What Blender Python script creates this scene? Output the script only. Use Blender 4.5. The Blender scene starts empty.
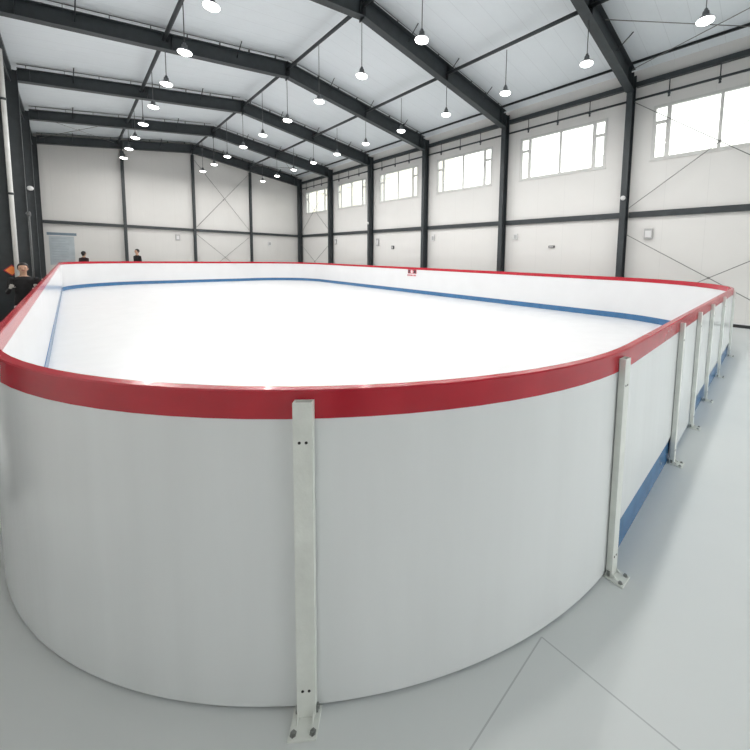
import bpy, bmesh, math, random
from mathutils import Vector, Matrix
random.seed(7)
PI = math.pi
scene = bpy.context.scene
col = scene.collection

# ------------------------------------------------------------------ materials
def _base(name):
    m = bpy.data.materials.new(name); m.use_nodes = True
    nt = m.node_tree; b = nt.nodes['Principled BSDF']
    return m, nt, b

def mat(name, c, rough=0.5, metal=0.0, var=0.06, scale=4.0, bump=0.0, bscale=40.0, spec=0.5, stretch=(1, 1, 1), coat=0.0):
    """procedural paint: a noise-mottled colour with a small noise bump"""
    m, nt, b = _base(name)
    tc = nt.nodes.new('ShaderNodeTexCoord'); mp = nt.nodes.new('ShaderNodeMapping')
    mp.inputs['Scale'].default_value = stretch
    nt.links.new(tc.outputs['Object'], mp.inputs['Vector'])
    n = nt.nodes.new('ShaderNodeTexNoise'); n.inputs['Scale'].default_value = scale; n.inputs['Detail'].default_value = 4
    nt.links.new(mp.outputs['Vector'], n.inputs['Vector'])
    r = nt.nodes.new('ShaderNodeValToRGB')
    r.color_ramp.elements[0].position = .3; r.color_ramp.elements[1].position = .7
    r.color_ramp.elements[0].color = (*[max(0, x * (1 - var)) for x in c], 1)
    r.color_ramp.elements[1].color = (*[min(1, x * (1 + var)) for x in c], 1)
    nt.links.new(n.outputs['Fac'], r.inputs['Fac']); nt.links.new(r.outputs['Color'], b.inputs['Base Color'])
    b.inputs['Roughness'].default_value = rough; b.inputs['Metallic'].default_value = metal
    b.inputs['Specular IOR Level'].default_value = spec
    b.inputs['Coat Weight'].default_value = coat; b.inputs['Coat Roughness'].default_value = .08
    if bump:
        n2 = nt.nodes.new('ShaderNodeTexNoise'); n2.inputs['Scale'].default_value = bscale
        nt.links.new(mp.outputs['Vector'], n2.inputs['Vector'])
        bp = nt.nodes.new('ShaderNodeBump'); bp.inputs['Strength'].default_value = bump; bp.inputs['Distance'].default_value = .02
        nt.links.new(n2.outputs['Fac'], bp.inputs['Height']); nt.links.new(bp.outputs['Normal'], b.inputs['Normal'])
    return m

def math_node(nt, op, a, b=None, c=None):
    n = nt.nodes.new('ShaderNodeMath'); n.operation = op
    for i, v in enumerate((a, b, c)):
        if v is None: continue
        if isinstance(v, (int, float)): n.inputs[i].default_value = v
        else: nt.links.new(v, n.inputs[i])
    return n.outputs[0]

def mix_col(nt, fac, a, b):
    n = nt.nodes.new('ShaderNodeMix'); n.data_type = 'RGBA'
    nt.links.new(fac, n.inputs[0])
    for i, v in ((6, a), (7, b)):
        if isinstance(v, tuple): n.inputs[i].default_value = (*v, 1)
        else: nt.links.new(v, n.inputs[i])
    return n.outputs[2]

def seamed(name, c, seam, axis, pitch, width, rough, var=.03, scale=1.5, bump=.15, bscale=3.0, seam_mix=.6):
    """sheet cladding: mottled colour with thin seam lines every `pitch` metres along one axis"""
    m, nt, b = _base(name)
    tc = nt.nodes.new('ShaderNodeTexCoord'); sp = nt.nodes.new('ShaderNodeSeparateXYZ')
    nt.links.new(tc.outputs['Object'], sp.inputs[0])
    v = sp.outputs[axis]
    f = math_node(nt, 'FRACT', math_node(nt, 'DIVIDE', v, pitch))
    d = math_node(nt, 'MULTIPLY', math_node(nt, 'ABSOLUTE', math_node(nt, 'SUBTRACT', f, .5)), pitch)
    line = math_node(nt, 'MULTIPLY', math_node(nt, 'LESS_THAN', d, width), seam_mix)
    n = nt.nodes.new('ShaderNodeTexNoise'); n.inputs['Scale'].default_value = scale; n.inputs['Detail'].default_value = 5
    nt.links.new(tc.outputs['Object'], n.inputs['Vector'])
    base = mix_col(nt, n.outputs['Fac'], tuple(x * (1 - var) for x in c), tuple(min(1, x * (1 + var)) for x in c))
    nt.links.new(mix_col(nt, line, base, seam), b.inputs['Base Color'])
    b.inputs['Roughness'].default_value = rough
    mp = nt.nodes.new('ShaderNodeMapping'); s = [.35, .35, .35]; s[axis] = 1.6; mp.inputs['Scale'].default_value = s
    nt.links.new(tc.outputs['Object'], mp.inputs['Vector'])
    n2 = nt.nodes.new('ShaderNodeTexNoise'); n2.inputs['Scale'].default_value = bscale; n2.inputs['Detail'].default_value = 3
    nt.links.new(mp.outputs['Vector'], n2.inputs['Vector'])
    bp = nt.nodes.new('ShaderNodeBump'); bp.inputs['Strength'].default_value = bump; bp.inputs['Distance'].default_value = .05
    nt.links.new(n2.outputs['Fac'], bp.inputs['Height']); nt.links.new(bp.outputs['Normal'], b.inputs['Normal'])
    return m

def floor_mat():
    m, nt, b = _base('floor_epoxy')
    tc = nt.nodes.new('ShaderNodeTexCoord'); sp = nt.nodes.new('ShaderNodeSeparateXYZ')
    nt.links.new(tc.outputs['Object'], sp.inputs[0])
    x, y = sp.outputs[0], sp.outputs[1]
    ja = math_node(nt, 'LESS_THAN', math_node(nt, 'ABSOLUTE', math_node(nt, 'SUBTRACT', x, 1.41)), .003)
    jb = math_node(nt, 'LESS_THAN', math_node(nt, 'ABSOLUTE', math_node(nt, 'SUBTRACT', y, .635)), .003)
    ja = math_node(nt, 'MULTIPLY', ja, math_node(nt, 'LESS_THAN', y, .635)); jb = math_node(nt, 'MULTIPLY', jb, math_node(nt, 'LESS_THAN', x, 1.41))
    j = math_node(nt, 'MULTIPLY', math_node(nt, 'MAXIMUM', ja, jb), .45)
    n = nt.nodes.new('ShaderNodeTexNoise'); n.inputs['Scale'].default_value = 1.3; n.inputs['Detail'].default_value = 6
    nt.links.new(tc.outputs['Object'], n.inputs['Vector'])
    base = mix_col(nt, n.outputs['Fac'], FLOOR_A, FLOOR_B)
    nt.links.new(mix_col(nt, j, base, (.22, .24, .25)), b.inputs['Base Color'])
    n2 = nt.nodes.new('ShaderNodeTexNoise'); n2.inputs['Scale'].default_value = 2.5; n2.inputs['Detail'].default_value = 4
    nt.links.new(tc.outputs['Object'], n2.inputs['Vector'])
    mr = nt.nodes.new('ShaderNodeMapRange'); mr.inputs[3].default_value = .38; mr.inputs[4].default_value = .55
    nt.links.new(n2.outputs['Fac'], mr.inputs[0]); nt.links.new(mr.outputs[0], b.inputs['Roughness'])
    return m

def emit(name, c, s):
    m = bpy.data.materials.new(name); m.use_nodes = True; nt = m.node_tree; nt.nodes.clear()
    e = nt.nodes.new('ShaderNodeEmission'); o = nt.nodes.new('ShaderNodeOutputMaterial')
    e.inputs[0].default_value = (*c, 1); e.inputs[1].default_value = s
    nt.links.new(e.outputs[0], o.inputs[0]); return m

def pane_mat():
    m = bpy.data.materials.new('window_glass'); m.use_nodes = True; nt = m.node_tree; nt.nodes.clear()
    t = nt.nodes.new('ShaderNodeBsdfTransparent'); g = nt.nodes.new('ShaderNodeBsdfGlossy'); g.inputs['Roughness'].default_value = .03
    f = nt.nodes.new('ShaderNodeFresnel'); f.inputs[0].default_value = 1.45
    mx = nt.nodes.new('ShaderNodeMixShader'); o = nt.nodes.new('ShaderNodeOutputMaterial')
    t.inputs[0].default_value = (.97, .98, .96, 1)
    ge = nt.nodes.new('ShaderNodeNewGeometry'); fb = math_node(nt, 'MULTIPLY', f.outputs[0], math_node(nt, 'SUBTRACT', 1.0, ge.outputs['Backfacing'])); nt.links.new(fb, mx.inputs[0]); nt.links.new(t.outputs[0], mx.inputs[1]); nt.links.new(g.outputs[0], mx.inputs[2])
    nt.links.new(mx.outputs[0], o.inputs[0]); return m

FLOOR_A = (.66, .695, .69); FLOOR_B = (.74, .765, .76)
M = dict(
    board=mat('board_white', (.79, .82, .83), .16, var=.025, scale=2.0, stretch=(3, 3, .3), bump=.02, bscale=6),
    board_in=mat('board_white_inside', (.77, .775, .785), .13, var=.015, scale=2.0),
    red=mat('cap_red', (.46, .012, .028), .25, var=.08, scale=6, coat=.12),
    blue=mat('kick_blue', (.05, .16, .33), .25, var=.12, scale=8),
    ice=mat('ice_white', (.78, .79, .80), .28, var=.025, scale=3, bump=.03, bscale=9),
    post=mat('post_white', (.76, .79, .75), .35, var=.06, scale=12, bump=.05, bscale=80),
    hole=mat('hole_black', (.01, .01, .01), .6),
    bolt=mat('bolt_steel', (.30, .31, .30), .35, metal=.9, var=.15, scale=60),
    steel=mat('steel_dark', (.032, .039, .043), .45, var=.15, scale=6, bump=.03),
    steel_r=mat('steel_rod', (.10, .105, .105), .45, var=.1, scale=20),
    rod=mat('brace_rod', (.20, .20, .19), .4, var=.1, scale=20),
    wall=seamed('wall_sheet', (.72, .71, .69), (.50, .50, .49), 1, 1.0, .004, .5, bump=.06, seam_mix=.35),
    wall_end=seamed('wall_sheet_end', (.66, .65, .63), (.50, .49, .48), 0, 1.0, .004, .5, bump=.10, seam_mix=.35),
    ceil=seamed('roof_liner', (.73, .775, .805), (.46, .49, .51), 1, .55, .006, .42, bump=.55, bscale=3.2, seam_mix=.35),
    frame=mat('window_frame_white', (.62, .62, .60), .4, var=.04, scale=10),
    glass=pane_mat(),
    floor=floor_mat(),
    base=mat('baseboard_dark', (.03, .032, .032), .5),
    lampbody=mat('lamp_body', (.16, .17, .18), .35, metal=.6, var=.1, scale=30),
    glow=emit('lamp_glow', (1, .985, .96), 9.0),
    pipe_w=mat('pipe_white', (.62, .62, .60), .35, var=.05, scale=8),
    box=mat('box_grey', (.42, .42, .42), .5, var=.08, scale=20),
    boxw=mat('box_white', (.68, .68, .68), .4),
    dark=mat('plastic_dark', (.04, .04, .045), .4),
    orange=mat('sign_orange', (.95, .28, .06), .4, var=.05, scale=10),
    signred=mat('sign_red', (.45, .02, .05), .4, var=.05, scale=10),
    signwhite=mat('sign_white', (.8, .72, .72), .4),
    poster=mat('poster_pale_blue', (.42, .47, .50), .5, var=.10, scale=3),
    posterh=mat('poster_header', (.16, .22, .27), .5, var=.1, scale=8),
    postertext=mat('poster_text', (.37, .42, .46), .5),
    black=mat('cloth_black', (.012, .011, .012), .85, var=.3, scale=15, bump=.1),
    maroon=mat('cloth_maroon', (.03, .012, .014), .85, var=.3, scale=15, bump=.1),
    skin=mat('skin', (.52, .31, .21), .5, var=.06, scale=20),
    hair=mat('hair_black', (.012, .009, .008), .5, var=.3, scale=50, stretch=(4, 4, .5), bump=.3),
    eye=mat('eye_dark', (.02, .015, .012), .2),
    lips=mat('lips', (.38, .13, .11), .5),
    glove=mat('cuff_pale', (.62, .60, .56), .7, var=.06, scale=20),
    beige=mat('facade_beige', (.86, .80, .68), .8, var=.08, scale=.6),
    fwin=mat('facade_glass', (.62, .62, .58), .4),
    leaf=mat('leaf_green', (.36, .42, .28), .7, var=.35, scale=2.0, bump=.6, bscale=4),
    bark=mat('bark', (.12, .08, .05), .9, var=.3, scale=9, bump=.5),
    ground=mat('outside_concrete', (.42, .42, .40), .9, var=.1, scale=.5),
)

# ------------------------------------------------------------------ mesh helpers
class MB:
    """collects shapes into ONE mesh; verts are in world or local coordinates"""
    def __init__(s): s.bm = bmesh.new(); s.mi = 0
    def quad(s, pts, mi=None):
        vs = [s.bm.verts.new(p) for p in pts]; f = s.bm.faces.new(vs); f.material_index = s.mi if mi is None else mi; return f
    def box(s, a, b, bev=0):
        x0, y0, z0 = [min(p, q) for p, q in zip(a, b)]; x1, y1, z1 = [max(p, q) for p, q in zip(a, b)]
        v = [s.bm.verts.new(p) for p in ((x0, y0, z0), (x1, y0, z0), (x1, y1, z0), (x0, y1, z0), (x0, y0, z1), (x1, y0, z1), (x1, y1, z1), (x0, y1, z1))]
        fs = [s.bm.faces.new([v[i] for i in q]) for q in ((0, 3, 2, 1), (4, 5, 6, 7), (0, 1, 5, 4), (1, 2, 6, 5), (2, 3, 7, 6), (3, 0, 4, 7))]
        for f in fs: f.material_index = s.mi
        if bev:
            es = list({e for f in fs for e in f.edges})
            bmesh.ops.bevel(s.bm, geom=es, offset=bev, segments=2, affect='EDGES', profile=.6)
        return s
    def tube(s, pts, r, n=10, caps=True, r1=None):
        pts = [Vector(p) for p in pts]; rings = []
        for i, p in enumerate(pts):
            t = (pts[min(i + 1, len(pts) - 1)] - pts[max(i - 1, 0)]).normalized()
            u = t.cross(Vector((0, 0, 1)));  u = Vector((1, 0, 0)) if u.length < .05 else u.normalized()
            w = t.cross(u).normalized()
            rr = r if r1 is None else r + (r1 - r) * i / (len(pts) - 1)
            rings.append([s.bm.verts.new(p + (u * math.cos(2 * PI * k / n) + w * math.sin(2 * PI * k / n)) * rr) for k in range(n)])
        for a, b in zip(rings, rings[1:]):
            for k in range(n):
                f = s.bm.faces.new((a[k], a[(k + 1) % n], b[(k + 1) % n], b[k])); f.smooth = True; f.material_index = s.mi
        if caps:
            for q in (rings[0][::-1], rings[-1]):
                f = s.bm.faces.new(q); f.material_index = s.mi
        return s
    def lathe(s, prof, c=(0, 0, 0), n=28, smooth=True, axis='Z', close=False):
        c = Vector(c); rings = []
        for r, z in prof:
            ring = []
            for k in range(n):
                a = 2 * PI * k / n
                p = Vector((r * math.cos(a), r * math.sin(a), z))
                if axis == 'X': p = Vector((p.z, p.x, p.y))
                if axis == 'Y': p = Vector((p.x, p.z, p.y))
                ring.append(s.bm.verts.new(c + p))
            rings.append(ring)
        for a, b in zip(rings, rings[1:]):
            for k in range(n):
                f = s.bm.faces.new((a[k], a[(k + 1) % n], b[(k + 1) % n], b[k])); f.smooth = smooth; f.material_index = s.mi
        for q in (rings[0][::-1], rings[-1]):
            try: f = s.bm.faces.new(q); f.material_index = s.mi
            except ValueError: pass
        return s
    def ball(s, c, r, sc=(1, 1, 1), seg=16, rings=10, rot=None):
        mt = Matrix.Translation(c) @ (rot or Matrix()) @ Matrix.Diagonal((*[r * k for k in sc], 1))
        g = bmesh.ops.create_uvsphere(s.bm, u_segments=seg, v_segments=rings, radius=1, matrix=mt)
        for v in g['verts']:
            for f in v.link_faces: f.smooth = True; f.material_index = s.mi
        return s
    def prism(s, poly, vec):
        """extrude a planar polygon (3-D points) along vec"""
        a = [s.bm.verts.new(p) for p in poly]; b = [s.bm.verts.new(Vector(p) + Vector(vec)) for p in poly]
        n = len(poly); s.bm.faces.new(a[::-1]).material_index = s.mi; s.bm.faces.new(b).material_index = s.mi
        for k in range(n): s.bm.faces.new((a[k], a[(k + 1) % n], b[(k + 1) % n], b[k])).material_index = s.mi
        return s
    def build(s, name, m, parent=None, origin=None):
        """link as ONE object; `origin` = where its own origin sits (defaults to the parent's place)"""
        o0 = Vector(origin) if origin is not None else (Vector(parent_world(parent)) if parent else Vector((0, 0, 0)))
        bmesh.ops.recalc_face_normals(s.bm, faces=s.bm.faces[:])
        me = bpy.data.meshes.new(name)
        for v in s.bm.verts: v.co -= o0
        s.bm.to_mesh(me); s.bm.free()
        for q in (m if isinstance(m, (list, tuple)) else [m]): me.materials.append(q)
        o = bpy.data.objects.new(name, me); col.objects.link(o)
        if parent: o.parent = parent; o.location = o0 - Vector(parent_world(parent))
        else: o.location = o0
        return o

def parent_world(p):
    v = Vector((0, 0, 0))
    while p: v = v + p.location; p = p.parent
    return v

def tag(o, label=None, cat=None, group=None, kind=None):
    if label: o['label'] = label
    if cat: o['category'] = cat
    if group: o['group'] = group
    if kind: o['kind'] = kind
    return o
def empty(name, loc, label=None, cat=None, group=None):
    o = bpy.data.objects.new(name, None); col.objects.link(o); o.location = loc; o.empty_display_size = .2
    return tag(o, label, cat, group)
def copy_tree(o, parent=None):
    c = o.copy(); col.objects.link(c)
    if parent: c.parent = parent
    for ch in list(o.children): copy_tree(ch, c)
    return c

# ------------------------------------------------------------------ dimensions of the hall (metres)
H = 1.692
BAY = 4.38; Y0 = 3.5
FY = [Y0 + BAY * k for k in range(-2, 6)]          # steel frames, y of each
XC = 5.44                                           # ridge
CL, CR = -.86, 11.94                                # inner faces of the columns
WL, WR = -1.24, 12.29                               # wall faces
YN, YE = -5.6, 25.66                                # near and end wall faces
SL = lambda x: .165 if x < XC else .13
ROOF = lambda x: 8.30 - SL(x) * abs(x - XC)          # underside of the roof
RT = lambda x: 8.15 - SL(x) * abs(x - XC)            # top of the rafters
RB = lambda x: 7.66 - .146 * abs(x - XC)            # bottom of the rafters
GIRT = 3.11

# ------------------------------------------------------------------ the setting
m = MB(); m.box((WL - .2, YN - .2, -.12), (WR + .2, YE + .2, 0)); tag(m.build('floor', M['floor']), kind='structure')

# right wall with window openings
WZ0, WZ1 = 4.71, 6.21
wins = [Y0 - BAY / 2 + .06 + BAY * k for k in range(-1, 6)]
wins = [w for w in wins if w > YN + 2]
HWD = 1.53
def panel_wall(x0, x1, openings):
    m = MB(); top = ROOF(WR if x0 > 5 else WL) + .02
    m.box((x0, YN - .2, 0), (x1, YE + .2, WZ0)); m.box((x0, YN - .2, WZ1), (x1, YE + .2, top))
    y = YN - .2
    for c in openings:
        m.box((x0, y, WZ0), (x1, c - HWD, WZ1)); y = c + HWD
    m.box((x0, y, WZ0), (x1, YE + .2, WZ1)); return m
tag(panel_wall(WR, WR + .14, wins).build('wall_right', M['wall']), kind='structure')
tag(panel_wall(WL - .14, WL, []).build('wall_left', M['wall']), kind='structure')
def gable(y0, y1, holes=()):
    m = MB(); poly = [(WL, y0, 0), (WR, y0, 0), (WR, y0, ROOF(WR) - .005), (XC, y0, ROOF(XC) - .005), (WL, y0, ROOF(WL) - .005)]
    m.prism(poly, (0, y1 - y0, 0)); return m
tag(gable(YE, YE + .14).build('wall_end', M['wall_end']), kind='structure')
# near wall behind the camera; unseen opening added to light the near boards
GX0, GX1, GZ = 2.2, 10.2, 5.0
m = MB()
m.box((WL, YN - .14, 0), (GX0, YN, GZ)); m.box((GX1, YN - .14, 0), (WR, YN, GZ))
poly = [(WL, YN, GZ), (WR, YN, GZ), (WR, YN, ROOF(WR) - .005), (XC, YN, ROOF(XC) - .005), (WL, YN, ROOF(WL) - .005)]
m.prism(poly, (0, -.14, 0)); tag(m.build('wall_near', M['wall_end']), kind='structure')
# roof lining
m = MB()
for a, b in ((WL - .2, XC), (XC, WR + .2)):
    m.prism([(a, YN - .2, ROOF(a)), (b, YN - .2, ROOF(b)), (b, YN - .2, ROOF(b) + .12), (a, YN - .2, ROOF(a) + .12)], (0, YE - YN + .4, 0))
tag(m.build('ceiling', M['ceil']), kind='structure')
# baseboard on the right wall
m = MB(); m.box((WR - .05, YN + .01, 0), (WR, YE - .01, .085)); m.mi = 1; m.box((WR - .06, YN + .01, .085), (WR, YE - .01, .105))
tag(m.build('baseboard_right', [M['base'], M['boxw']]), kind='structure')

# windows
for n, c in enumerate(wins):
    root = empty('window_%d' % (n + 1), (WR + .03, c, WZ0)); tag(root, kind='structure')
    f = MB(); x0, x1 = WR - .015, WR + .07; t = .045
    L, R = c - HWD, c + HWD
    f.box((x0, L - .03, WZ0 - .03), (x1, L + t, WZ1 + .03)); f.box((x0, R - t, WZ0 - .03), (x1, R + .03, WZ1 + .03))
    f.box((x0, L + t, WZ0 - .03), (x1, R - t, WZ0 + t)); f.box((x0, L + t, WZ1 - t), (x1, R - t, WZ1 + .03))
    mull = [L + .37, c - .02, R - .37]
    for k, y in enumerate(mull):
        w = .052 if k != 1 else .036
        f.box((x0 + .012, y - w, WZ0 + t), (x1 - .01, y + w, WZ1 - t))
    for a, b in ((L + t, mull[0] - .04), (mull[2] + .04, R - t)):
        f.box((x0 + .012, a, 5.71), (x1 - .01, b, 5.79))
        f.box((x0 + .02, a, WZ0 + t), (x1 - .015, a + .02, 5.71)); f.box((x0 + .02, b - .02, WZ0 + t), (x1 - .015, b, 5.71))
    fo = f.build('window_frame', M['frame'], root)
    s = MB(); s.box((WR - .03, L - .05, WZ0 - .06), (WR - .002, R + .05, WZ0 - .028)); s.build('window_sill', M['frame'], root)
    for a, b, z0, z1 in ((L + t, mull[0] - .04, WZ0 + t, 5.71), (L + t, mull[0] - .04, 5.79, WZ1 - t), (mull[2] + .04, R - t, WZ0 + t, 5.71),
                         (mull[2] + .04, R - t, 5.79, WZ1 - t), (mull[0] + .04, mull[1] - .026, WZ0 + t, WZ1 - t), (mull[1] + .026, mull[2] - .04, WZ0 + t, WZ1 - t)):
        g = MB(); g.box((WR + .028, a, z0), (WR + .034, b, z1)); g.build('pane', M['glass'], root)

# ------------------------------------------------------------------ steel portal frames
def ibeam_x(m, x0, x1, y, fb, ft, hw=.115, t=.014, step=1):
    """I-beam running along X with bottom fb(x) and top ft(x)"""
    m.prism([(x0, y - .006, fb(x0)), (x1, y - .006, fb(x1)), (x1, y - .006, ft(x1)), (x0, y - .006, ft(x0))], (0, .012, 0))
    m.prism([(x0, y - hw, fb(x0)), (x1, y - hw, fb(x1)), (x1, y - hw, fb(x1) + t), (x0, y - hw, fb(x0) + t)], (0, 2 * hw, 0))
    m.prism([(x0, y - hw, ft(x0) - t), (x1, y - hw, ft(x1) - t), (x1, y - hw, ft(x1)), (x0, y - hw, ft(x0))], (0, 2 * hw, 0))
def hcol(m, xa, xb, y, z0, z1, hw=.085, t=.014):
    m.box((xa, y - hw, z0), (xa + t, y + hw, z1)); m.box((xb - t, y - hw, z0), (xb, y + hw, z1)); m.box((xa + t, y - .006, z0), (xb - t, y + .006, z1))
ordin = ['behind the camera', 'the one just beside the nearest braced bay', 'nearest one seen whole on the right', 'second along from the camera', 'third along from the camera',
         'fourth along from the camera', 'last but one before the end wall', 'against the end wall']
lab = [None,
       'dark steel portal frame level with the camera, nearest the wall behind it',
       'dark steel portal frame whose right column stands behind the cross-braced near bay',
       'dark steel portal frame whose ridge crosses the top edge of the photo',
       'dark steel portal frame with complete left and right slopes, biggest whole gable in view',
       'dark steel portal frame next beyond the biggest whole gable, middle distance',
       'dark steel portal frame one bay short of the end wall',
       'dark steel portal frame set against the far end wall, carrying its gable posts']
for k, y in enumerate(FY):
    if k == 0: continue
    r = empty('portal_frame', (XC, y, 0), lab[k], 'steel frame', 'steel portal frames of the hall')
    for s in (0, 1):
        m = MB()
        if s: hcol(m, CR, WR - .06, y, .016, RT(CR) - .06)
        else: hcol(m, WL + .012, CL, y, .016, RT(CL) - .06)
        c = m.build('column', M['steel'], r)
        m = MB(); xa, xb = (CR - .04, WR - .065) if s else (WL + .01, CL + .04); m.box((xa, y - .15, 0), (xb, y + .15, .016)); m.build('base_plate', M['steel'], c)
    for s in (0, 1):
        m = MB(); xe = CR if s else CL
        ibeam_x(m, min(xe, XC + (0.012 if s else -.012)), max(xe, XC + (0.012 if s else -.012)), y, RB, RT)
        # stiffener plates beside the ridge and haunch
        for xx in (XC + (.06 if s else -.06), xe + (-.25 if s else .25), XC + (3.2 if s else -3.2)):
            m.box((xx - .006, y - .085, RB(xx) + .01), (xx + .006, y + .085, RT(xx) - .01))
        ra = m.build('rafter', M['steel'], r)
        for j in range(8):
            d = .35 + j * .82
            if d > 6.2: continue
            xx = XC + (d if s else -d)
            q = MB(); q.box((xx - .03, y - .05, RT(xx)), (xx - .02, y + .05, RT(xx) + .118)); q.box((xx - .03, y - .05, RT(xx)), (xx + .03, y + .05, RT(xx) + .008))
            q.build('purlin_clip', M['steel'], ra)
        q = MB(); x1 = XC + (.1 if s else -.1); x2 = xe
        q.tube([(x1, y - .03, RT(x1) + .125), (x2, y - .03, RT(x2) + .125)], .008, 6); q.build('edge_rod', M['steel_r'], ra)
        for d in (1.55, 3.3, 5.1):
            xx = XC + (d if s else -d)
            q = MB(); q.tube([(xx, y - .012, RT(xx) - .20), (xx + .02, y - .40, ROOF(xx) - .015)], .013, 6); q.build('fly_brace', M['steel'], ra)
    m = MB(); m.box((XC - .012, y - .1, RB(XC) - .07), (XC + .012, y + .1, RT(XC) + .02)); m.build('ridge_plate', M['steel'], r)
    if k == 7:
        for xx in (2.20, 5.44, 8.70):
            m = MB(); zt = RB(xx) - .075
            m.box((xx - .065, y + .02, 0), (xx + .065, y + .032, zt)); m.box((xx - .065, y + .17, 0), (xx + .065, y + .182, zt)); m.box((xx - .006, y + .032, 0), (xx + .006, y + .17, zt))
            m.box((xx - .03, y + .05, zt), (xx + .03, y + .09, RB(xx) + .02))
            m.build('gable_post', M['steel'], r)

# longitudinal members, one length per bay
bayname = ['beside the camera', 'in the nearest bay', 'over the second bay', 'over the third bay', 'over the fourth bay', 'over the fifth bay', 'over the end bay']
bays = [(FY[i], FY[i + 1], i) for i in range(len(FY) - 1)]
nth = ['', 'nearest bay, the cross-braced one', 'second bay from the camera', 'third bay from the camera', 'fourth bay from the camera', 'fifth bay from the camera', 'last bay before the end wall']
for a, b, i in bays:
    if i == 0: continue
    for nm, xx, side in (('ridge', XC, 'ridge line'), ('left', 2.06, 'left roof slope'), ('right', 8.62, 'right roof slope')):
        zc = RB(xx) + .27
        m = MB(); m.tube([(xx, a + .02, zc), (xx, b - .02, zc)], .048, 12)
        g = m.build('tie_beam', M['steel'], None, (xx, (a + b) / 2, zc))
        tag(g, 'dark round steel tie beam on the %s, %s' % (side, nth[i]), 'tie beam', 'tie beams running between the roof frames')
    # eave beam, service pipe, girts on the right wall
    y1, y2 = a + .11, b - .11
    m = MB(); m.box((WR - .15, y1, 6.88), (WR - .03, y2, 6.90)); m.box((WR - .15, y1, 7.0), (WR - .03, y2, 7.02)); m.box((WR - .10, y1, 6.90), (WR - .08, y2, 7.0)); m.box((WR - .15, y1, 6.90), (WR - .14, y2, 7.0))
    tag(m.build('eave_beam', M['steel'], None, (WR - .1, (a + b) / 2, 6.9)), 'dark steel eave beam high on the right wall, %s' % nth[i], 'eave beam', 'eave beams on the right wall')
    r = empty('service_pipe', (WR - .15, (a + b) / 2, 6.5), 'dark pipe on drop hangers above the right windows, %s' % nth[i], 'pipe', 'hung pipes on the right wall')
    m = MB(); m.tube([(WR - .15, y1, 6.51), (WR - .15, y2, 6.51)], .032, 10); m.build('pipe', M['steel'], r)
    for d in (1.22, 2.30, 3.42):
        m = MB(); m.tube([(WR - .15, a + d, 6.395), (WR - .15, a + d, 6.88)], .014, 8)
        m.box((WR - .185, a + d - .03, 6.44), (WR - .115, a + d + .03, 6.475)); m.tube([(WR - .15, a + d, 6.37), (WR - .15, a + d, 6.41)], .03, 10)
        m.build('hanger', M['steel'], r)
    for x0, x1, sd in ((WR - .10, WR - .005, 'right'), (WL + .005, WL + .10, 'left')):
        if sd == 'left' and i < 3: continue
        m = MB(); m.box((x0, y1, GIRT - .085), (x1, y2, GIRT - .07)); m.box((x0, y1, GIRT + .07), (x1, y2, GIRT + .085)); xi = x0 if sd == 'right' else x1 - .01; m.box((xi, y1, GIRT - .07), (xi + .01, y2, GIRT + .07))
        tag(m.build('wall_girt', M['steel'], None, ((x0 + x1) / 2, (a + b) / 2, GIRT)), 'dark horizontal steel rail halfway up the %s wall, %s' % (sd, nth[i]), 'wall rail', 'wall rails at mid height')
    if i > 2:
        m = MB(); m.box((WL + .16, y1, 6.96), (WL + .28, y2, 7.08))
        tag(m.build('eave_beam', M['steel'], None, (WL + .1, (a + b) / 2, 6.9)), 'dark steel eave beam high on the left wall, %s' % nth[i], 'eave beam', 'eave beams on the left wall')
        m = MB(); m.tube([(WL + .24, a + .3, 6.62), (WL + .24, b - .3, 6.62)], .02, 8)
        for d in (.5, 2.19, 3.9): m.tube([(WL + .24, a + d, 6.62), (WL + .24, a + d, 6.88), (WL + .13, a + d, 6.9)], .012, 6)
        tag(m.build('cable_pipe', M['steel'], None, (WL + .24, (a + b) / 2, 6.62)), 'thin dark pipe under the left eave, %s' % nth[i], 'pipe', 'thin pipes under the left eave')
    for xx, sd in ((11.80, 'right'),):
        zz = ROOF(xx) - .065
        m = MB(); m.box((xx - .03, a, zz + .0), (xx + .03, b - .004, zz + .008)); m.box((xx - .03, a, zz + .05), (xx + .03, b - .004, zz + .058)); m.box((xx + .02, a, zz + .008), (xx + .03, b - .004, zz + .05))
        tag(m.build('eave_purlin', M['steel'], None, (xx, (a + b) / 2, zz)), 'dark slim purlin along the %s edge of the roof, %s' % (sd, nth[i]), 'purlin', 'purlins along the roof edges')
# end wall girts between gable posts
xs = [CL - .36, 2.20, 5.44, 8.70, CR + .33]
for j, (a, b) in enumerate(zip(xs, xs[1:])):
    m = MB(); x0, x1 = a + .07, b - .07; y0, y1 = YE - .16, YE - .005
    if j == 0: x0 = WL + .01
    m.box((x0, y0, GIRT - .075), (x1, y1, GIRT - .06)); m.box((x0, y0, GIRT + .06), (x1, y1, GIRT + .075)); m.box((x0, y0, GIRT - .06), (x1, y0 + .01, GIRT + .06))
    tag(m.build('wall_girt', M['steel'], None, ((x0 + x1) / 2, y0, GIRT)), 'dark horizontal steel rail on the end wall, ' + ['far left bay', 'bay left of the ridge post', 'cross-braced bay right of the ridge post', 'far right bay'][j], 'wall rail', 'wall rails on the end wall')

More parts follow.
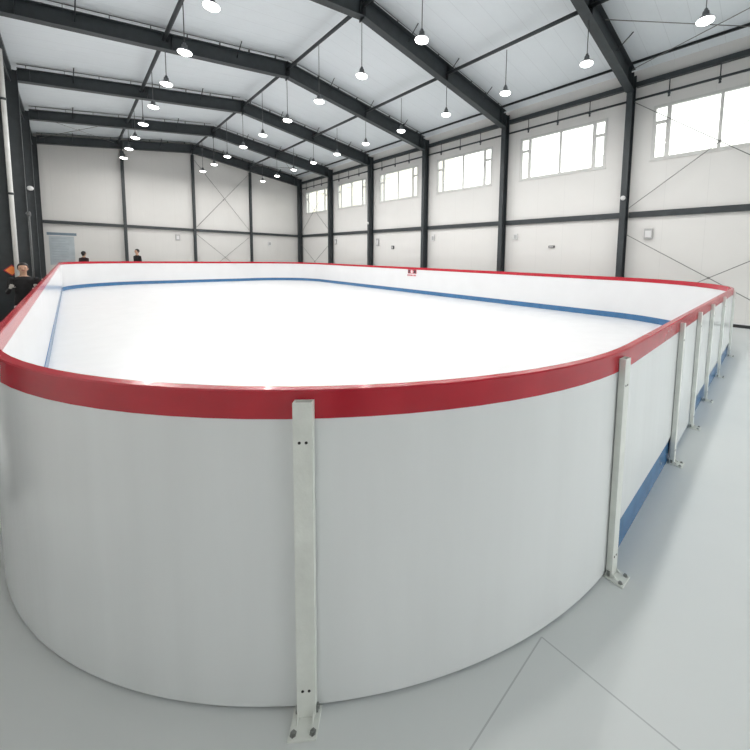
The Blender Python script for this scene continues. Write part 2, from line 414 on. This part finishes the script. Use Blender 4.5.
# cross bracing
def brace(label, pts, group):
    c = Vector((0, 0, 0))
    for p, q in pts: c += (Vector(p) + Vector(q)) / (2 * len(pts))
    r = empty('cross_brace', c, label, 'brace', group)
    for p, q in pts:
        m = MB(); m.tube([p, q], .011, 8); m.build('rod', M['rod'], r)
    if 'right eave side' in label: return
    m = MB(); p, q = pts[0]; mid = (Vector(p) + Vector(q)) / 2; m.tube([mid - Vector((.0, .0, .03)), mid + Vector((0, 0, .03))], .03, 10); m.build('crossing_plate', M['rod'], r)
X = WR - .2
for a, b, nm in ((FY[1], FY[2], 'near bay'), (FY[6], FY[7], 'bay by the far corner')):
    brace('thin rods crossed high on the right wall, %s' % nm, [((X, a + .11, 3.3), (X, b - .11, 6.42)), ((X + .025, b - .11, 3.3), (X + .025, a + .11, 6.42))], 'rod braces on the right wall')
    brace('thin rods crossed low on the right wall, %s' % nm, [((X, a + .11, .05), (X, b - .11, 2.5)), ((X + .025, b - .11, .05), (X + .025, a + .11, 2.5))], 'rod braces on the right wall')
Y = YE - .13
brace('thin steel rods crossed on the upper end wall right of the ridge post', [((5.55, Y, 3.3), (8.6, Y, 6.95)), ((8.6, Y + .02, 3.3), (5.55, Y + .02, 7.3))], 'rod braces on the end wall')
brace('thin steel rods crossed on the lower end wall behind the far boards', [((5.55, Y, .1), (8.6, Y, 2.85)), ((8.6, Y + .02, .1), (5.55, Y + .02, 2.85))], 'rod braces on the end wall')
for (xa, xb, nm) in ((CR - .1, 8.85, 'right eave side of the near bay'), (8.4, XC + .15, 'ridge side of the near bay')):
    za = RT(xa) - .12; zb = RT(xb) - .12
    a, b = FY[1] + .1, FY[2] - .1
    rods = [((9.4, b, RT(9.4) - .12), (11.79, .85, 7.36)), ((11.7, b, RT(11.7) - .12), (10.3, a, RT(10.3) - .12))] if xa > 11 else [((xa, a, za), (xb, b, zb)), ((xa, b, za - .025), (xb, a, zb - .025))]
    brace('thin steel rods crossed under the roof, %s' % nm, rods, 'rod braces under the roof')
a, b = FY[6] + .1, FY[7] - .1
for (xa, xb, nm) in ((1.9, CL + .1, 'far left of the last bay'), (8.85, CR - .1, 'far right of the last bay')):
    brace('thin steel rods crossed under the roof, %s' % nm, [((xa, a, RT(xa) - .12), (xb, b, RT(xb) - .12)), ((xa, b, RT(xa) - .145), (xb, a, RT(xb) - .145))], 'rod braces under the roof')

# ------------------------------------------------------------------ pendant lamps
LAMP_W = 38.0
def make_lamp(z_top, z_l):
    r = empty('pendant_lamp', (0, 0, z_l))
    m = MB(); m.tube([(0, 0, z_l + .20), (0, 0, z_top)], .010, 6); m.build('cord', M['steel_r'], r)
    m = MB(); m.lathe([(.001, z_l + .215), (.03, z_l + .21), (.034, z_l + .17), (.055, z_l + .16), (.06, z_l + .10), (.045, z_l + .085), (.05, z_l + .07)], n=20); m.build('driver_housing', M['lampbody'], r)
    m = MB(); m.lathe([(.05, z_l + .085), (.095, z_l + .065), (.148, z_l + .012), (.155, z_l), (.145, z_l), (.09, z_l + .04), (.045, z_l + .06)], n=28); m.build('reflector', M['lampbody'], r)
    m = MB(); m.lathe([(.135, z_l + .008), (.142, z_l - .004), (.135, z_l - .02), (.10, z_l - .042), (.06, z_l - .056), (.001, z_l - .06)], n=28); m.build('lens', M['glow'], r)
    ld = bpy.data.lights.new('lamp_light', 'AREA'); ld.shape = 'DISK'; ld.size = .30; ld.energy = LAMP_W; ld.color = (1, .985, .96)
    lo = bpy.data.objects.new('lamp_light', ld); col.objects.link(lo); lo.parent = r; lo.location = (0, 0, -.075)
    return r
rows = [(2.08, 6.30, 'left', 'left row'), (XC, 6.27, 'ridge', 'row under the ridge'), (8.66, 6.25, 'right', 'right row')]
where = {0: 'nearest of its row', 1: 'second of its row', 2: 'third of its row', 3: 'fourth of its row', 4: 'fifth of its row', 5: 'sixth of its row', 6: 'seventh of its row',
         7: 'eighth of its row', 8: 'ninth of its row', 9: 'tenth of its row', 10: 'last of its row by the end wall'}
first_seen = {'left': 3, 'ridge': 2, 'right': 0}
words = ['nearest', 'second nearest', 'third nearest', 'fourth nearest', 'fifth nearest', 'sixth nearest', 'seventh nearest', 'eighth nearest', 'ninth nearest', 'tenth nearest', 'furthest', 'last']
for (xx, zl, key, rn) in rows:
    zt = RB(xx) + (.24 if key != 'ridge' else .24)
    protos = [None, None]
    ys = [Y0 + BAY / 2 * j for j in range(-1, 10)]
    vis = [j for j in range(len(ys)) if j >= first_seen[key]]
    for j, y in enumerate(ys):
        at_frame = j % 2 == 1
        if protos[at_frame] is None: o = protos[at_frame] = make_lamp((RB(xx) - (.072 if key == 'ridge' else .0)) if at_frame else zt - .045, zl)
        else: o = copy_tree(protos[at_frame])
        o.location = (xx, y - (.07 if abs((y - Y0) / BAY - round((y - Y0) / BAY)) < .01 else 0) * 0, zl)
        if j in vis:
            q = j - first_seen[key]; w = words[q] if q < len(vis) - 1 else 'furthest'
            t = 'glowing white high-bay lamp hanging in the %s, %s one in view' % (rn, w)
        else: t = 'glowing white high-bay lamp of the %s, above the frame edge' % rn
        tag(o, t, 'pendant lamp', 'high-bay lamps hung in three rows')

# ------------------------------------------------------------------ the rink
RX0, RX1, RY0, RY1 = -.325, 11.14, .545, 23.50
RAD = dict(nl=2.50, nr=2.8, fr=3.0, fl=3.0)
def outline(off, n=28):
    """closed rounded rectangle, counter-clockwise from the near-left corner's end; off>0 = outward"""
    pts = []
    for (cx, cy, r, a0) in ((RX0 + RAD['nl'], RY0 + RAD['nl'], RAD['nl'], PI), (RX1 - RAD['nr'], RY0 + RAD['nr'], RAD['nr'], 1.5 * PI),
                            (RX1 - RAD['fr'], RY1 - RAD['fr'], RAD['fr'], 0), (RX0 + RAD['fl'], RY1 - RAD['fl'], RAD['fl'], .5 * PI)):
        for k in range(n + 1):
            a = a0 + .5 * PI * k / n
            pts.append((cx + (r + off) * math.cos(a), cy + (r + off) * math.sin(a)))
    return pts
def ring(m, o_in, o_out, z0, z1, smooth=True):
    A, B = outline(o_in), outline(o_out); n = len(A)
    V = [[m.bm.verts.new((p[0], p[1], z)) for p in P] for P, z in ((A, z0), (B, z0), (B, z1), (A, z1))]
    for i in range(n):
        j = (i + 1) % n
        for a in range(4):
            b = (a + 1) % 4
            f = m.bm.faces.new((V[a][i], V[a][j], V[b][j], V[b][i])); f.smooth = False
    return m
def smooth_by_angle(o, ang=25):
    me = o.data
    bm = bmesh.new(); bm.from_mesh(me)
    for f in bm.faces: f.smooth = True
    for e in bm.edges:
        if len(e.link_faces) == 2 and e.calc_face_angle(0) > math.radians(ang): e.smooth = False
    bm.to_mesh(me); bm.free()
def strip(path, o_dir, t, z0, z1):
    """panel along an xy path, thickness t outward"""
    m = MB(); n = len(path); off = []
    for i, p in enumerate(path):
        a = Vector(path[max(i - 1, 0)]); b = Vector(path[min(i + 1, n - 1)]); d = (b - a).normalized(); nn = Vector((d.y, -d.x))
        off.append((Vector(p) + nn * t))
    V = [[m.bm.verts.new((p[0], p[1], z)) for p in P] for P, z in ((path, z0), (off, z0), (off, z1), (path, z1))]
    for i in range(n - 1):
        for a in range(4):
            b = (a + 1) % 4; m.bm.faces.new((V[a][i], V[a][i + 1], V[b][i + 1], V[b][i]))
    for i in (0, n - 1): m.bm.faces.new([V[a][i] for a in range(4)])
    return m
rink = empty('rink_boards', ((RX0 + RX1) / 2, (RY0 + RY1) / 2, 0), 'white rounded rink enclosure with red top rail and blue kick strip', 'rink boards')
o = ring(MB(), -.022, -.004, .185, 1.13).build('inner_panel', M['board_in'], rink); smooth_by_angle(o)
o = ring(MB(), -.030, -.006, .0, .200).build('kickplate', M['blue'], rink); smooth_by_angle(o); tag(o, 'blue kick strip along the foot of the boards')
def rail_ring():
    """red cap with softened upper edges"""
    prof = [(-.030, 1.125), (.0135, 1.125), (.0135, 1.222), (.009, 1.228), (-.025, 1.228), (-.030, 1.222)]
    m = MB(); rings = [[m.bm.verts.new((p[0], p[1], z)) for p in outline(o)] for o, z in prof]
    n = len(rings[0])
    for a in range(len(prof)):
        b = (a + 1) % len(prof)
        for i in range(n):
            j = (i + 1) % n; m.bm.faces.new((rings[a][i], rings[a][j], rings[b][j], rings[b][i]))
    return m
o = rail_ring().build('top_rail', M['red'], rink); smooth_by_angle(o, 35); tag(o, 'glossy red top rail of the boards')
# posts stand outside; the outer skin is cut in panels between them
OUT = 0.0
cnl = Vector((RX0 + RAD['nl'], RY0 + RAD['nl']))
def on_corner(c, r, a): return (c[0] + (r + OUT) * math.cos(a), c[1] + (r + OUT) * math.sin(a))
aM = math.atan2(1.075 - cnl.y, .50 - cnl.x) % (2 * PI)             # the post facing the camera
aA = 2 * PI - math.acos((1.985 - cnl.x) / RAD['nl'])
nearx = [RX0 + RAD['nl'], 3.50, 4.42, 5.40, 6.70, RX1 - RAD['nr']]
cnr = (RX1 - RAD['nr'], RY0 + RAD['nr']); cfr = (RX1 - RAD['fr'], RY1 - RAD['fr']); cfl = (RX0 + RAD['fl'], RY1 - RAD['fl'])
def arc(c, r, a, b, n=24): return [on_corner(c, r, a + (b - a) * k / n) for k in range(n + 1)]
ytail = [RY0 + RAD['nl'], 4.8, 7.0, 9.2, 11.4, 13.6, 15.8, 18.0, RY1 - RAD['fl']]
posts = []   # (x, y, normal angle)
panels = []
panels.append((arc(cnl, RAD['nl'], PI, aM), .012, 1.13)); panels.append((arc(cnl, RAD['nl'], aM, aA - .004), .012, 1.13)); panels.append((arc(cnl, RAD['nl'], aA, 1.5 * PI, 4), .235, 1.13))
raise_ = [.235, .04, .22, .26, .24]
for (a, b), z in zip(zip(nearx, nearx[1:]), raise_): panels.append(([(a + (b - a) * k / 4, RY0) for k in range(5)], z, 1.13))
panels.append((arc(cnr, RAD['nr'], 1.5 * PI, 1.75 * PI), .10, 1.13)); panels.append((arc(cnr, RAD['nr'], 1.75 * PI, 2 * PI), .10, 1.13))
yr = [RY0 + RAD['nr'], 5.5, 7.7, 9.9, 12.1, 14.3, 16.5, 18.5, RY1 - RAD['fr']]
for a, b in zip(yr, yr[1:]): panels.append(([(RX1, a), (RX1, b)], .10, 1.13))
panels.append((arc(cfr, RAD['fr'], 0, .5 * PI), .10, 1.13))
xf = [RX1 - RAD['fr'], 5.4, RX0 + RAD['fl']]
for a, b in zip(xf, xf[1:]): panels.append(([(a, RY1), (b, RY1)], .10, 1.13))
panels.append((arc(cfl, RAD['fl'], .5 * PI, PI), .10, 1.13))
for a, b in zip(ytail[::-1], ytail[::-1][1:]): panels.append(([(RX0, a), (RX0, b)], .05, 1.13))
for path, z0, z1 in panels:
    o = strip(path, 1, .010, z0, z1).build('outer_panel', M['board'], rink); smooth_by_angle(o)
def make_post():
    """square tube, front towards local +X, inner face at x=0"""
    r = empty('support_post', (0, 0, 0))
    m = MB(); w = .033; d = .030; t = .004; zt = 1.195
    m.box((0, -w, .008), (t, w, zt)); m.box((d - t, -w, .008), (d, w, zt)); m.box((t, -w, .008), (d - t, -w + t, zt)); m.box((t, w - t, .008), (d - t, w, zt))
    m.mi = 1; m.box((t, -w + t, zt - .030), (d - t, w - t, zt - .026))
    o = m.build('post_tube', [M['post'], M['hole']], r)
    for z in (1.055, .115):
        for s in (-1, 1):
            q = MB(); q.lathe([(.0052, -.001), (.0052, .0012), (.001, .0014)], (d, s * .0115, z), 12, axis='X'); q.build('bolt_hole', M['hole'], r)
    m = MB(); m.box((-.004, -.050, 0), (.092, .050, .009), .002)
    for s in (-1, 1): m.prism([(d, s * (w - .004), .009), (d + .025, s * (w - .004), .009), (d, s * (w - .004), .03)], (0, -s * .004, 0))
    m.build('foot_plate', M['post'], r)
    for s in (-1, 1):
        q = MB(); q.lathe([(.012, .009), (.012, .011), (.008, .0115), (.008, .018), (.001, .019)], (.074, s * .034, 0), 6, smooth=False); q.build('anchor_bolt', M['bolt'], r)
        q = MB(); q.box((.006, s * .033, .010), (.02, s * .040, .036)); q.lathe([(.005, 0), (.005, .005), (.001, .006)], (.013, s * .039, .024), 8, axis='Y'); q.build('side_lug', M['bolt'], r)
    return r
spots = [(*on_corner(cnl, RAD['nl'], aM), aM), (RX0, RY0 + RAD['nl'] + .26, PI)]
spots.append((*on_corner(cnl, RAD['nl'], aA), aA))
spots += [(x, RY0, 1.5 * PI) for x in nearx[1:]] + [(*on_corner(cnr, RAD['nr'], 1.75 * PI), 1.75 * PI)]
spots += [(RX1, y, 0) for y in yr] + [(x, RY1, .5 * PI) for x in xf] + [(RX0, y, PI) for y in ytail[1:]]
proto = None
for x, y, a in spots:
    o = make_post() if proto is None else None
    if proto is None: proto = o
    else: o = copy_tree(proto)
    # the post is a part, so its pieces become sub-parts
    o.location = (x + .0145 * math.cos(a) - rink.location.x, y + .0145 * math.sin(a) - rink.location.y, 0); o.rotation_euler = (0, 0, a); o.parent = rink
# the shoe of the nearest post leans a hair to the right as in the photo
# ice
m = MB(); pts = outline(-.032); vs = [m.bm.verts.new((p[0], p[1], .040)) for p in pts]; vb = [m.bm.verts.new((p[0], p[1], 0.0)) for p in pts]
m.bm.faces.new(vs); m.bm.faces.new(vb[::-1])
for i in range(len(pts)):
    j = (i + 1) % len(pts); m.bm.faces.new((vs[i], vs[j], vb[j], vb[i]))
tag(m.build('ice_surface', M['ice'], None, ((RX0 + RX1) / 2, (RY0 + RY1) / 2, 0)), 'smooth white skating surface filling the rounded boards', 'ice rink floor')

# small red sign on the inside of the far boards
r = empty('rink_sign', (RX1 - .035, 12.05, .93), 'small red sign with white figures fixed inside the right-hand boards below the rail', 'sign')
X = RX1 - .0225
m = MB(); m.box((X - .006, 11.74, .935), (X, 12.32, 1.118)); m.build('upper_plate', M['signred'], r)
m = MB(); m.box((X - .006, 11.74, .80), (X, 12.32, .91)); m.build('lower_plate', M['signwhite'], r)
m = MB()
for y, w in ((12.24, .07), (11.86, .09)): m.box((X - .009, y - w / 2 - .03, .96), (X - .006, y + w / 2 + .01, 1.09))
m.build('dark_emblem', M['dark'], r)
m = MB(); m.box((X - .009, 12.00, .955), (X - .006, 12.12, 1.10)); m.box((X - .009, 12.17, .985), (X - .006, 12.18, 1.07)); m.box((X - .009, 11.95, .985), (X - .006, 11.98, 1.07)); m.build('white_figure', M['signwhite'], r)
m = MB(); y = 11.76
for w in (.05, .07, .05, .08, .05, .06, .05): m.box((X - .009, y, .82), (X - .006, y + w, .885)); m.box((X - .010, y + w * .3, .84), (X - .0085, y + w * .6, .865)); y += w + .03
m.build('red_lettering', M['signred'], r)

# ------------------------------------------------------------------ things on the walls
def wallbox(label, y, z, w, h, d, mt, name='wall_box', cat='wall box', grille=True):
    r = empty(name, (WR - d / 2, y, z - h / 2), label, cat)
    m = MB(); m.box((WR - d, y - w / 2, z - h / 2), (WR - .001, y + w / 2, z + h / 2), .008); m.build('housing', mt, r)
    m = MB(); m.box((WR - d - .006, y - w * .36, z - h * .36), (WR - d, y + w * .36, z + h * .30), .002); m.build('cover', M['box'] if mt is not M['box'] else M['boxw'], r)
wallbox('grey box on the right wall just right of the nearest full column', 2.83, 2.52, .22, .30, .10, M['box'])
wallbox('small grey box on the right wall, left of the small dark plate', 7.34, 2.56, .16, .22, .08, M['boxw'])
wallbox('small dark plate on the right wall of the second bay', 5.87, 2.16, .22, .08, .05, M['dark'], 'wall_plate', 'wall plate')
wallbox('small pale box on the right wall under the third bay window', 11.8, 2.62, .16, .26, .08, M['boxw'])
wallbox('small dark plate on the right wall of the fourth bay', 14.85, 2.2, .20, .18, .05, M['dark'], 'wall_plate', 'wall plate')
wallbox('small grey box on the right wall at the left of the fourth bay', 16.15, 2.5, .18, .40, .08, M['box'])
wallbox('small grey box on the right wall at the left of the fifth bay', 20.65, 2.6, .18, .34, .08, M['box'])
def endbox(label, x, z, w, h, mt):
    r = empty('wall_box', (x, YE - .04, z - h / 2), label, 'wall box')
    m = MB(); m.box((x - w / 2, YE - .08, z - h / 2), (x + w / 2, YE - .001, z + h / 2), .008); m.build('housing', mt, r)
    m = MB(); m.box((x - w * .3, YE - .086, z - h * .3), (x + w * .3, YE - .08, z + h * .3)); m.build('cover', M['boxw'] if mt is M['box'] else M['box'], r)
endbox('small grey box on the end wall left of the ridge post', 4.58, 2.62, .22, .34, M['box'])
endbox('small pale box on the end wall in its far right bay', 9.95, 2.46, .22, .30, M['boxw'])
# round white detectors on the columns
for lb, x, y, z in (('round white detector on the nearest full column of the right wall', CR, FY[2], 3.60), ('round white detector on a middle column of the right wall', CR, FY[5], 3.56)):
    r = empty('wall_detector', (x - .05, y, z - .07), lb, 'detector', 'white detectors on the columns')
    m = MB(); m.lathe([(.07, 0), (.07, -.035), (.055, -.05)], (x, y, z), 20, axis='X'); m.build('housing', M['boxw'], r)
    m = MB(); m.ball((x - .05, y, z), .05, (.6, 1, 1)); m.build('dome', M['boxw'], r)
r = empty('wall_detector', (-.965, FY[6] - .14, 4.0), 'round white detector on the dark left-hand columns', 'detector', 'white detectors on the columns')
yy = FY[6] - .10; xx = -.965
m = MB(); m.lathe([(.09, 0), (.09, -.035), (.07, -.05)], (xx, yy, 4.1), 20, axis='Y'); m.build('housing', M['boxw'], r)
m = MB(); m.ball((xx, yy - .05, 4.1), .07, (1, .6, 1)); m.build('dome', M['boxw'], r)

# pale blue notice board on the end wall
r = empty('notice_board', (-.2, YE - .02, 1.0), 'pale blue notice sheet with dark header bar on the end wall, far left', 'notice board')
m = MB(); m.box((-.70, YE - .012, 1.0), (.18, YE - .001, 2.42)); m.build('sheet', M['poster'], r)
m = MB(); m.box((-.76, YE - .02, 2.47), (.28, YE - .001, 2.60)); m.build('header_bar', M['posterh'], r)
m = MB()
for j in range(9):
    z = 2.28 - j * .13; w = random.uniform(.45, .72); m.box((-.62, YE - .014, z), (-.62 + w, YE - .012, z + .05))
m.build('text_lines', M['postertext'], r)

# white downpipe in front of the left columns
r = empty('downpipe', (-.85, 12.09, 0), 'tall white downpipe standing in front of the dark left columns', 'downpipe')
m = MB(); m.tube([(-.85, 12.09, 0), (-.85, 12.09, 5.95)], .038, 16); m.build('pipe', M['pipe_w'], r)
for z in (.9, 2.9, 4.9):
    m = MB(); m.lathe([(.039, z), (.046, z), (.046, z + .05), (.039, z + .05)], (-.85, 12.09, 0), 16); m.build('clamp', M['steel'], r)
# second thin dark pipe on the left
m = MB(); m.tube([(-.80, 15.9, 0), (-.80, 15.9, 2.75), (-.84, 16.1, 2.82), (-.88, 16.5, 2.82)], .022, 10); m.lathe([(.04, 2.70), (.045, 2.78), (.025, 2.84)], (-.80, 15.9, 0), 12)
tag(m.build('conduit', M['steel_r'], None, (-.8, 15.9, 0)), 'thin grey upright conduit on the left side between downpipe and end wall', 'conduit')
# orange diamond on the near side of a left column
yy = FY[4] - .10; cx_, cz_ = -.93, 1.24
r = empty('warning_sign', (cx_, yy - .01, cz_ - .15), 'small orange diamond warning sign with red edge on a left column', 'sign')
def diamond(s, y0, y1): m = MB(); m.prism([(cx_ - s, y0, cz_), (cx_, y0, cz_ - s), (cx_ + s, y0, cz_), (cx_, y0, cz_ + s)], (0, y1 - y0, 0)); return m
diamond(.125, yy, yy - .008).build('red_edge', M['signred'], r); diamond(.10, yy - .008, yy - .012).build('orange_face', M['orange'], r)

# ------------------------------------------------------------------ people
def person(loc, rz, height, label, top, legs_m, arms, hair_len=0.0, skin_legs=False, cuff=None):
    """body built from tapered limbs fused into one continuous surface, scaled to the height"""
    k = height / 1.75
    root = empty('person', (0, 0, 0), label, 'person')
    m = MB()
    def limb(pts, rs, seg=14):
        for (p, q), (ra, rb) in zip(zip(pts, pts[1:]), zip(rs, rs[1:])):
            m.tube([p, q], ra, seg, True, rb)
        for p, rr in zip(pts, rs): m.ball(p, rr * .995, seg=14, rings=10)
    # torso: stacked ellipses
    rings = []
    prof = [(.80, .11, .095), (.88, .165, .115), (.96, .17, .115), (1.06, .145, .10), (1.18, .155, .105), (1.30, .18, .11), (1.38, .185, .10), (1.43, .14, .075), (1.47, .065, .06)]
    n = 24
    for z, rx, ry in prof: rings.append([m.bm.verts.new((rx * math.cos(2 * PI * i / n), ry * math.sin(2 * PI * i / n), z)) for i in range(n)])
    for a, b in zip(rings, rings[1:]):
        for i in range(n): m.bm.faces.new((a[i], a[(i + 1) % n], b[(i + 1) % n], b[i]))
    m.bm.faces.new(rings[0][::-1]); m.bm.faces.new(rings[-1])
    m.tube([(0, .005, 1.42), (0, -.01, 1.56)], .056, 14)
    m.ball((0, -.012, 1.645), .105, (.74, .90, 1.05)); m.ball((0, -.035, 1.585), .06, (.9, .95, .9))        # skull, jaw
    m.ball((0, -.112, 1.628), .016, (.8, 1, 1.3)); m.ball((0, -.118, 1.617), .014)                              # nose
    for s in (-1, 1):
        m.ball((s * .079, 0, 1.63), .024, (.4, .8, 1.2))                                                          # ears
        m.ball((s * .035, -.088, 1.668), .022, (1.1, .5, .5))                                                     # brows
        limb([(s * .09, 0, .86), (s * .10, -.01, .48), (s * .10, .015, .09)], [.088, .056, .038])
        limb([(s * .10, .03, .045), (s * .105, -.12, .035)], [.042, .034])
        sh, el, wr = (Vector(q) for q in arms[0 if s < 0 else 1])
        limb([sh, el, wr], [.056, .042, .028])
        d = (wr - el).normalized(); up = Vector((0, -1, 0)) if abs(d.y) < .8 else Vector((0, 0, 1)); sd = d.cross(up).normalized(); up = sd.cross(d).normalized()
        palm = wr + d * .055
        rot = Matrix((sd, up, d)).transposed().to_4x4(); m.ball(palm, .045, (.85, .38, 1.1), rot=rot)
        for j, (o, ln) in enumerate(((-.028, .066), (-.010, .078), (.010, .073), (.028, .058))):
            a = palm + d * .038 + sd * o; b = a + d * ln * .55 + up * .006; c = b + d * ln * .4 + up * .022
            m.tube([a, b, c], .0095, 8, True, .0075)
        t0 = palm - d * .015 + sd * (-.03 * s); m.tube([t0, t0 + d * .03 + sd * (-.025 * s) + up * .01, t0 + d * .058 + sd * (-.032 * s) + up * .022], .011, 8, True, .009)
    tmp = m.build('body', M['skin'])
    md = tmp.modifiers.new('r', 'REMESH'); md.mode = 'VOXEL'; md.voxel_size = .0085; md.use_smooth_shade = True
    sm = tmp.modifiers.new('s', 'SMOOTH'); sm.iterations = 3; sm.factor = .5
    dg = bpy.context.evaluated_depsgraph_get(); me = bpy.data.meshes.new_from_object(tmp.evaluated_get(dg)); tmp.modifiers.clear(); tmp.data = me
    me.materials.clear()
    for q in (M['skin'], top, legs_m, M['dark'], M['lips'], cuff or M['skin']): me.materials.append(q)
    arm_pts = [(Vector(a[1]), Vector(a[2])) for a in arms]
    for p in me.polygons:
        c = p.center; i = 0
        if c.z > 1.455: i = 0
        elif c.z > .93 or abs(c.x) > .19: i = 1
        elif c.z > (.52 if skin_legs else .085): i = 2
        elif c.z < .085: i = 3
        if c.z <= 1.455:
            for el, wr in arm_pts:
                dd = (wr - el).normalized()
                t = (c - wr).dot(dd)
                if t > -.01 and (c - wr).length < .17: i = 5
        if c.z > 1.455 and abs(c.x) < .024 and 1.588 < c.z < 1.602 and c.y < -.075: i = 4
        p.material_index = i; p.use_smooth = True
    body = tmp; body.parent = root
    h = MB(); h.ball((0, .004, 1.668), .112, (.80, .93, .98), 20, 14)
    bm = h.bm
    for v in bm.verts:                     # open the hair over the face
        if v.co.y < -.045 and v.co.z < 1.695: v.co.y = -.04 - (v.co.y + .045) * .1
        if v.co.z < 1.60: v.co.z = 1.60 - (1.60 - v.co.z) * (1 + hair_len * 3); v.co.y = max(v.co.y, .0)
    h.build('hair', M['hair'], root)
    e = MB()
    for s in (-1, 1): e.ball((s * .033, -.092, 1.652), .011, (1.3, .6, .8), 10, 8)
    e.build('eyes', M['eye'], root)
    root.location = loc; root.rotation_euler = (0, 0, rz); root.scale = (k, k, k)
    return root
hang = [((-.19, 0, 1.38), (-.235, .02, 1.10), (-.225, -.05, .86)), ((.19, 0, 1.38), (.235, .02, 1.10), (.225, -.05, .86))]
ready = [((-.19, 0, 1.38), (-.25, -.03, 1.10), (-.20, -.20, 1.22)), ((.19, 0, 1.38), (.25, -.03, 1.10), (.20, -.22, 1.20))]
person((-.64, 10.15, 0), 0.05, 1.44, 'person in black with pale gloves standing outside the left boards', M['black'], M['black'], ready, .1, False, M['glove'])
person((.47, 24.35, 0), 2.3, 1.68, 'dark-haired person in dark clothes behind the far boards, the left one', M['maroon'], M['black'], hang, .5)
person((2.52, 24.35, 0), -1.1, 1.84, 'tall person in a black top behind the far boards, by the gable post', M['black'], M['black'], hang, 0)

# ------------------------------------------------------------------ outside the windows
m = MB(); m.box((-60, -60, -.3), (120, 120, -.13)); tag(m.build('ground', M['ground']), kind='structure')
r = empty('apartment_block', (40, 62, -.13), 'pale beige block seen through the farthest windows', 'building')
m = MB(); m.box((34, 40, -.13), (46, 90, 19)); m.build('wall', M['beige'], r)
for j in range(10):
    for z in (3, 6.5, 10, 13.5):
        m = MB(); y = 42 + j * 4.8; m.box((33.9, y, z), (34.0, y + 2.0, z + 1.8)); m.box((33.85, y - .1, z - .15), (34.0, y + 2.1, z)); m.build('window', M['fwin'], r)
r = empty('tree', (30, 1.6, -.13), 'rounded green tree showing faintly at the foot of the nearest window', 'tree')
m = MB(); m.tube([(30, 1.6, -.13), (30.1, 1.5, 3), (30, 1.7, 6)], .28, 12, True, .18); m.build('trunk', M['bark'], r)
m = MB()
for j in range(16):
    a = j * 2.4; rr = random.uniform(.5, 2.6); m.ball((30 + rr * math.cos(a), 1.6 + rr * math.sin(a) * 1.1, random.uniform(5.6, 7.4)), random.uniform(1.3, 1.75), seg=14, rings=10)
m.build('crown', M['leaf'], r)

# ------------------------------------------------------------------ daylight
w = bpy.data.worlds.new('sky'); scene.world = w; w.use_nodes = True; nt = w.node_tree
bg = nt.nodes['Background']
tc = nt.nodes.new('ShaderNodeTexCoord'); sp = nt.nodes.new('ShaderNodeSeparateXYZ'); nt.links.new(tc.outputs['Generated'], sp.inputs[0])
cr = nt.nodes.new('ShaderNodeValToRGB'); nt.links.new(sp.outputs[2], cr.inputs[0])
cr.color_ramp.elements[0].position = 0; cr.color_ramp.elements[0].color = (.98, .96, .90, 1)
cr.color_ramp.elements[1].position = .8; cr.color_ramp.elements[1].color = (.86, .93, 1, 1)
nt.links.new(cr.outputs[0], bg.inputs[0]); bg.inputs[1].default_value = 2.6
# ------------------------------------------------------------------ camera (shifted lens: the photo is a crop)
F_PX, PCX, PCY = 352.847, 428.29, 287.413
yaw, pitch, roll = (math.radians(v) for v in (45.397, 4.851, 1.029))
Fw = Vector((math.sin(yaw) * math.cos(pitch), math.cos(yaw) * math.cos(pitch), -math.sin(pitch)))
Rt = Vector((math.cos(yaw), -math.sin(yaw), 0)); U = Rt.cross(Fw)
R2 = Rt * math.cos(roll) + U * math.sin(roll); U2 = -Rt * math.sin(roll) + U * math.cos(roll)
cd = bpy.data.cameras.new('camera'); cam = bpy.data.objects.new('camera', cd); col.objects.link(cam)
cam.matrix_world = Matrix.Translation((0, 0, H)) @ Matrix((R2, U2, -Fw)).transposed().to_4x4()
cd.sensor_fit = 'HORIZONTAL'; cd.sensor_width = 36; cd.lens = F_PX / 750 * 36
cd.shift_x = -(PCX - 375) / 750; cd.shift_y = -(375 - PCY) / 750
cd.clip_start = .05; cd.clip_end = 500
scene.camera = cam
scene.view_settings.view_transform = 'Standard'; scene.view_settings.look = 'None'; scene.view_settings.gamma = 1
scene.view_settings.use_curve_mapping = False; scene.view_settings.exposure = 0.22
